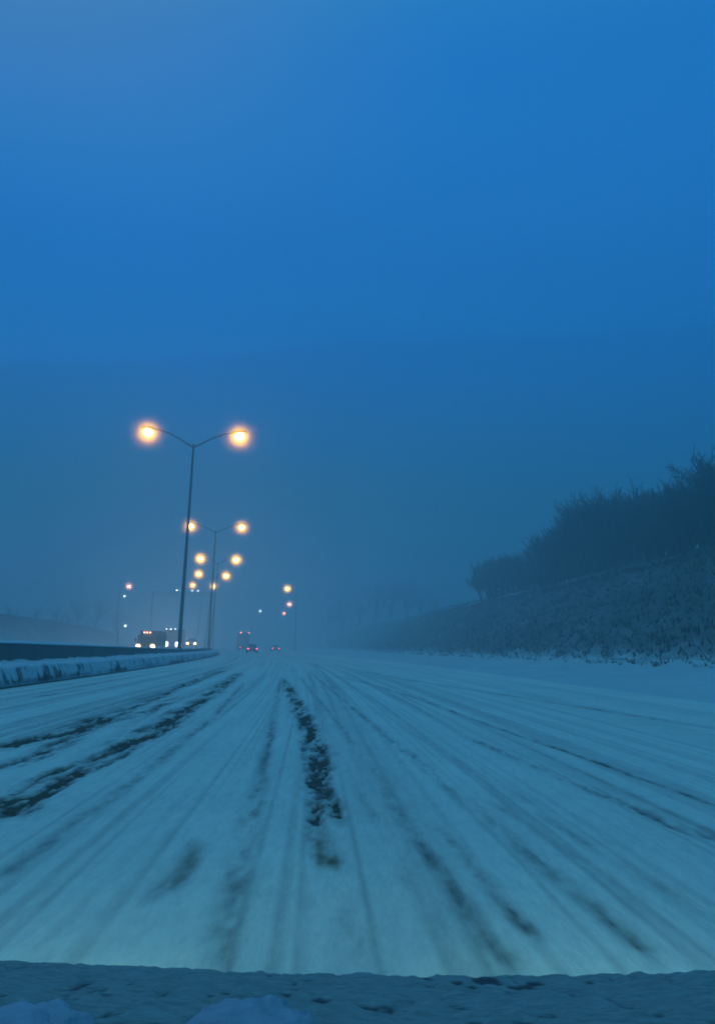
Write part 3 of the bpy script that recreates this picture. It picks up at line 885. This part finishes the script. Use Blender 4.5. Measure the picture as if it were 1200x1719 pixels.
# ------------------------------------------------------------------ trees
def make_tree_mesh(seed, H, multi, dense=1.0, spread=0.55):
    """bare winter tree: trunk mesh and a crown of limbs and twigs"""
    r = random.Random(seed)
    trunk = MB(); crown = MB()
    def seg(m, a, b, ra, rb, n):
        mid = (a + b) / 2 + Vector((r.uniform(-1, 1), r.uniform(-1, 1), r.uniform(-1, 1))) * (b - a).length * 0.07
        m.tube([a, mid, b], [ra, (ra + rb) / 2, rb], n, False)
    def grow(p, dirv, ln, rad, lev):
        e = p + dirv * ln
        seg(crown, p, e, rad, rad * 0.6, 5 if lev < 2 else 3)
        if lev >= 4: return
        k = int((5 if lev < 3 else 5) * dense)
        for i in range(k):
            f = 0.25 + 0.75 * (i + r.random()) / k
            q = p + dirv * ln * f
            ax = dirv.orthogonal().normalized()
            ax.rotate(Matrix.Rotation(r.uniform(0, 6.28), 3, dirv))
            nd = (dirv + ax * r.uniform(0.45, 0.95)).normalized()
            nd = (nd + Vector((0, 0, 0.25))).normalized()
            grow(q, nd, ln * r.uniform(0.42, 0.68), max(rad * 0.6, 0.02), lev + 1)
    n = multi
    for i in range(n):
        a = r.uniform(0, 6.28); lean = r.uniform(0.05, spread) if n > 1 else r.uniform(0, 0.08)
        dv_ = Vector((math.cos(a) * lean, math.sin(a) * lean, 1)).normalized()
        tl = H * r.uniform(0.28, 0.42)
        base = Vector((math.cos(a), math.sin(a), 0)) * 0.12 * (n > 1)
        top = base + dv_ * tl
        rad = 0.10 if n == 1 else 0.055
        trunk.tube([base - Vector((0, 0, 0.3)), base + dv_ * tl * 0.5, top], [rad * H / 6 * 1.2, rad * H / 6, rad * H / 6 * 0.8], 7)
        for j in range(4 if n > 1 else 7):
            b = r.uniform(0, 6.28)
            nd = (dv_ + Vector((math.cos(b), math.sin(b), 0)) * r.uniform(0.1, 0.75)).normalized()
            grow(base + dv_ * tl * (0.45 + 0.55 * (j + 1) / 7 if n == 1 else r.uniform(0.5, 1.0)), nd, H * r.uniform(0.24, 0.36), rad * H / 6 * 0.5, 2 if n > 1 else 1)
    return trunk.mesh('trunk', M_BARK), crown.mesh('crown', M_TWIG)
protos = []
for i in range(5):
    protos.append(make_tree_mesh(100 + i, 6.0, 5 + i % 3, 1.0))
tall = [make_tree_mesh(200 + i, 10.0, 1, 0.85) for i in range(3)]
print('tree tris', [len(c.polygons) for _, c in protos + tall])

def place_tree(kind, x, y, z, s, sz, rz, label, group, name='bare_tree', tri=None):
    tm, cm = kind
    root = empty(name, (x, y, z), rz)
    root.scale = (s, s, sz)
    tag(root, label, 'tree', group)
    for nme, me in (('trunk', tm), ('crown', cm)):
        o = bpy.data.objects.new(nme, me); link(o, root)
    return root
def tree_height(d):
    return float(np.interp(d, [40, 60, 70, 80, 92, 100, 107, 111, 114, 120, 130, 142, 152, 158], [8.2, 8.0, 8.6, 10.0, 11.0, 10.8, 9.8, 8.6, 3.4, 4.6, 7.6, 9.0, 8.4, 7.0]))
cnt = 0
for row, off in enumerate((-1.2, 1.0, 3.4, 6.0, 9.0)):
    d = 47 + row * 0.7
    while d < 150:
        h_ = tree_height(d) * rnd.uniform(0.80, 1.06) * (0.8 if row == 0 else 1.0) * (0.74 + 0.52 * float(vnoise(d * 0.16, row * 0.4, 7)))
        x = float(crest_x(d)) + off + rnd.uniform(-0.8, 0.8)
        z = CREST_Z - 0.25 + (off * 0.02 if off > 0 else off * 0.45)
        near = d < 112
        place_tree(protos[rnd.randrange(5)], x, d, z, h_ / 6 * rnd.uniform(0.85, 1.15), h_ / 6, rnd.uniform(0, 6.28),
                   'bare many-stemmed tree in the tall dark thicket on the bank top' if near else 'bare shrubby tree in the lower, hazier thicket farther along the bank',
                   'trees of the near tall thicket' if near else 'trees of the farther low thicket')
        cnt += 1
        d += rnd.uniform(1.9, 3.4) * (1.0 if row < 3 else 1.25)
print('thicket trees', cnt)
# far trees dissolving in the haze, right of the lights
for (px, base, topy, d) in ((575, 1062, 985, 300), (600, 1060, 970, 290), (628, 1055, 962, 285), (655, 1052, 950, 290), (683, 1050, 948, 280), (708, 1046, 962, 275), (735, 1040, 985, 270), (550, 1068, 1000, 310)):
    d += 60
    p = W(px, base, d); q = W(px, topy + 6, d)
    s = (q.z - p.z + 3) / 10
    place_tree(tall[rnd.randrange(3)], p.x, d, p.z - 3, s, s, rnd.uniform(0, 6.28), 'tall bare tree fading into the haze beyond the far end of the bank', 'hazy far trees beyond the bank')
for (px, topy, d) in ((15, 1005, 175), (60, 1000, 190), (100, 992, 205), (135, 985, 215), (165, 990, 225), (195, 1000, 240), (120, 1010, 200), (30, 1015, 185)):
    d += 75
    q = W(px, topy + 6, d)
    z0 = 4.0
    s = (q.z - z0) / 10
    place_tree(tall[rnd.randrange(3)], q.x, d, z0, s, s, rnd.uniform(0, 6.28), 'bare tree faint in the haze above the low bank at left', 'hazy trees beyond the oncoming lanes')

# rough grass and weed stalks over the embankment (nobody could count it)
def tufts(name, n, sampler, hmin, hmax, mat, label, blades=5):
    vs_, fs = [], []
    for i in range(n):
        x, y, z, k = sampler(i)
        for b in range(blades):
            a = rnd.uniform(0, 6.28); h = rnd.uniform(hmin, hmax) * k
            dx, dy = math.cos(a), math.sin(a)
            o = rnd.uniform(0, 0.18) * k; w = 0.03 * k + 0.02
            lean = rnd.uniform(0.3, 1.3) * h
            bx, by = x + dx * o, y + dy * o
            q = len(vs_)
            vs_ += [(bx - dy * w, by + dx * w, z - 0.05), (bx + dy * w, by - dx * w, z - 0.05), (bx + dx * lean, by + dy * lean, z + h)]
            fs.append((q, q + 1, q + 2))
    me = bpy.data.meshes.new(name); me.from_pydata(vs_, [], fs); me.materials.append(mat); me.update()
    o = link(bpy.data.objects.new(name, me))
    return tag(o, label, kind='stuff')
NS = 9000
d_s = rng.uniform(0, 1, NS) ** 1.6 * 190 + 22
t_s = rng.uniform(0.005, 0.62, NS) ** 1.0
t_s = np.where(np.abs(t_s - 0.54) < 0.018, t_s - 0.06, t_s)
bx_, bz_ = bank(d_s, t_s)
tufts('dry_grass', NS, lambda i: (bx_[i], d_s[i], bz_[i], 0.7 + 0.9 * rnd.random()), 0.10, 0.30, M_DRY, 'dry grass and weed stalks covering the embankment', 4)
NS2 = 450
d_2 = rng.uniform(0, 1, NS2) ** 1.5 * 150 + 20
t_2 = 1 - rng.uniform(0, 1, NS2) ** 1.3 * 0.30
vx_, vz_ = verge(d_2, t_2)
tufts('verge_grass', NS2, lambda i: (vx_[i], d_2[i], vz_[i], 0.8), 0.08, 0.28, M_DRY, 'thin stalks poking through the snow at the foot of the bank', 4)

# marker post on the verge
p = W(980, 1106, 62)
post = empty('marker_post', (p.x, 62, 0.2)); tag(post, 'short dark marker post standing in the snow verge', 'post')
MB().box((0, 0, 0.55), (0.12, 0.10, 1.1)).build('post_body', M_BARK, post, False, 0.01)
MB().box((0, 0, 1.13), (0.15, 0.13, 0.06)).build('snow_cap', M_CLEANSNOW, post, False, 0.02)

# ------------------------------------------------------------------ our own car, only the snowed-up bonnet in view
def own_car():
    rz = R(1.2)
    root = empty('own_car', (0, 0, 0), 0)
    tag(root, 'dark car bonnet crusted with thin snow along the bottom edge', 'car')
    ys = np.concatenate([np.linspace(0.40, 1.30, 150), np.linspace(1.305, 1.42, 24)])
    xs = np.linspace(-0.80, 0.80, 300)
    Y, Xc = np.meshgrid(ys, xs, indexing='ij')
    def bz(x, y):
        t_ = (y - 0.4) / 0.9
        z = 0.905 - 0.225 * np.clip(t_, 0, 1) - 0.9 * np.clip(y - 1.30, 0, 1) ** 1.0
        z = z + 0.018 * np.abs(x / 0.62) ** 2.2 * np.clip(1.15 - np.abs(x) * 0.3, 0, 1)      # raised wings
        z = z - 0.30 * np.clip(np.abs(x) - 0.70, 0, 1)
        return z
    Zb_ = bz(Xc, Y)
    bonnet = grid_mesh('bonnet', Xc, Y, Zb_ - 0.012, M_CAR1, parent=root)
    # frozen crust, thin enough for the paint to show in dark flecks
    n_ = fbm(Xc * 55, Y * 22, 201, 5); n_b = fbm(Xc * 5, Y * 4, 211, 3)
    crust = Zb_ + 0.012 * (n_ - 0.5) + 0.006 * (n_b - 0.5) + 0.003
    k = np.clip((0.47 - n_) * 8 + (0.5 - n_b) * 6 - 0.25, 0, 1)
    sn_ = grid_mesh('snow_crust', Xc, Y, crust, M_CRUST, {'bare': k}, parent=root)
    sn_['kind'] = 'stuff'
    # lumps of snow near the windscreen
    for (px, py, w_, h_) in ((60, 1708, 0.050, 0.017), (415, 1704, 0.058, 0.022), (20, 1722, 0.04, 0.012)):
        v_ = CM.to_3x3() @ Vector(((px - 600) / F, (859.5 - py) / F, -1))
        s_k = 0.9; best = None
        for q in np.linspace(0.5, 1.3, 200):
            pt = v_ * (q / v_.y); 
            if pt.z + EYE <= float(bz(np.array(pt.x), np.array(pt.y))) + h_ * 0.6:
                best = pt; break
        if best is None: continue
        m = MB(); nu, nv = 26, 12
        cx, cy_ = best.x, best.y
        cz = float(bz(np.array(cx), np.array(cy_)))
        m.ellipsoid((0, 0, 0), (w_, w_ * 0.8, h_), nu, nv)
        vv = []
        for (x, y, z) in m.v:
            f = 1 + 0.5 * (mnoise.noise(Vector((x * 45 + px, y * 45, z * 60))))
            vv.append((cx + x * f, cy_ + y * f, cz - 0.002 + z * f))
        m.v = vv
        m.build('snow_lump', M_LUMP, root, True)
    # wings, nose and bumper below the bonnet
    for s in (-1, 1):
        m = MB(); prof = []
        pts = [(y, float(bz(np.array(0.79), np.array(y))) - 0.015) for y in (0.40, 0.8, 1.2, 1.40)]
        prof = [(0.40, 0.30), (0.46, 0.58), (0.62, 0.68), (0.84, 0.68), (1.0, 0.58), (1.06, 0.28), (1.40, 0.28)]
        m.prism(prof + pts[::-1], s * 0.72, s * 0.805)
        m.build('wing', M_CAR1, root, False)
        wheel(root, s * 0.68, 0.74, 0.31, 0.2)
        MB().ellipsoid((s * 0.58, 1.44, 0.50), (0.15, 0.05, 0.075), 14, 8).build('headlight', M_OWNLAMP, root, True)
    MB().box((0, 1.40, 0.40), (1.44, 0.07, 0.34)).build('nose', M_CAR1, root, False, 0.02)
    MB().box((0, 1.46, 0.32), (1.58, 0.10, 0.16)).build('bumper', M_TYRE, root, False, 0.03)
    MB().box((0, 1.45, 0.50), (0.6, 0.03, 0.10)).build('grille', M_TYRE, root)
    MB().box((0, 0.42, 0.55), (1.40, 0.04, 0.5)).build('bulkhead', M_TYRE, root)
    for s in (-1, 1):
        ld = bpy.data.lights.new('headlight_beam', 'SPOT')
        ld.energy = OWN_W; ld.spot_size = R(80); ld.spot_blend = 1.0; ld.color = (0.50, 1.0, 0.66); ld.shadow_soft_size = 0.06
        lo = bpy.data.objects.new('headlight_beam', ld)
        lo.location = (s * 0.58, 1.53, 0.52); lo.rotation_euler = (R(88.3), 0, R(4 - s * 10))
        link(lo, root)
OWN_W = 60
t = NT('frozen_crust')
at = t.n('ShaderNodeAttribute'); at.attribute_name = 'bare'
n = t.noise(t.coords(scale=(1, 2.2, 1)), 30, 6, 0.7)
mx = t.n('ShaderNodeMix', data_type='RGBA')
t.l(at.outputs['Fac'], mx.inputs['Factor'])
t.l(t.ramp(n, [(0.3, (0.17, 0.22, 0.20)), (0.7, (0.34, 0.41, 0.38))]), mx.inputs[6])
mx.inputs[7].default_value = (0.05, 0.055, 0.06, 1)
t.l(mx.outputs[2], t.b.inputs['Base Color'])
t.b.inputs['Roughness'].default_value = 0.8
t.bump(n, 0.5, 0.006)
M_CRUST = t.m
M_LUMP = simple('loose_snow_lump', (0.34, 0.38, 0.44), (0.44, 0.48, 0.54), 40, 0.85, bump=0.5)
M_OWNLAMP = glow('dipped_headlight_lens', (1.0, 0.85, 0.6), 3)
own_car()
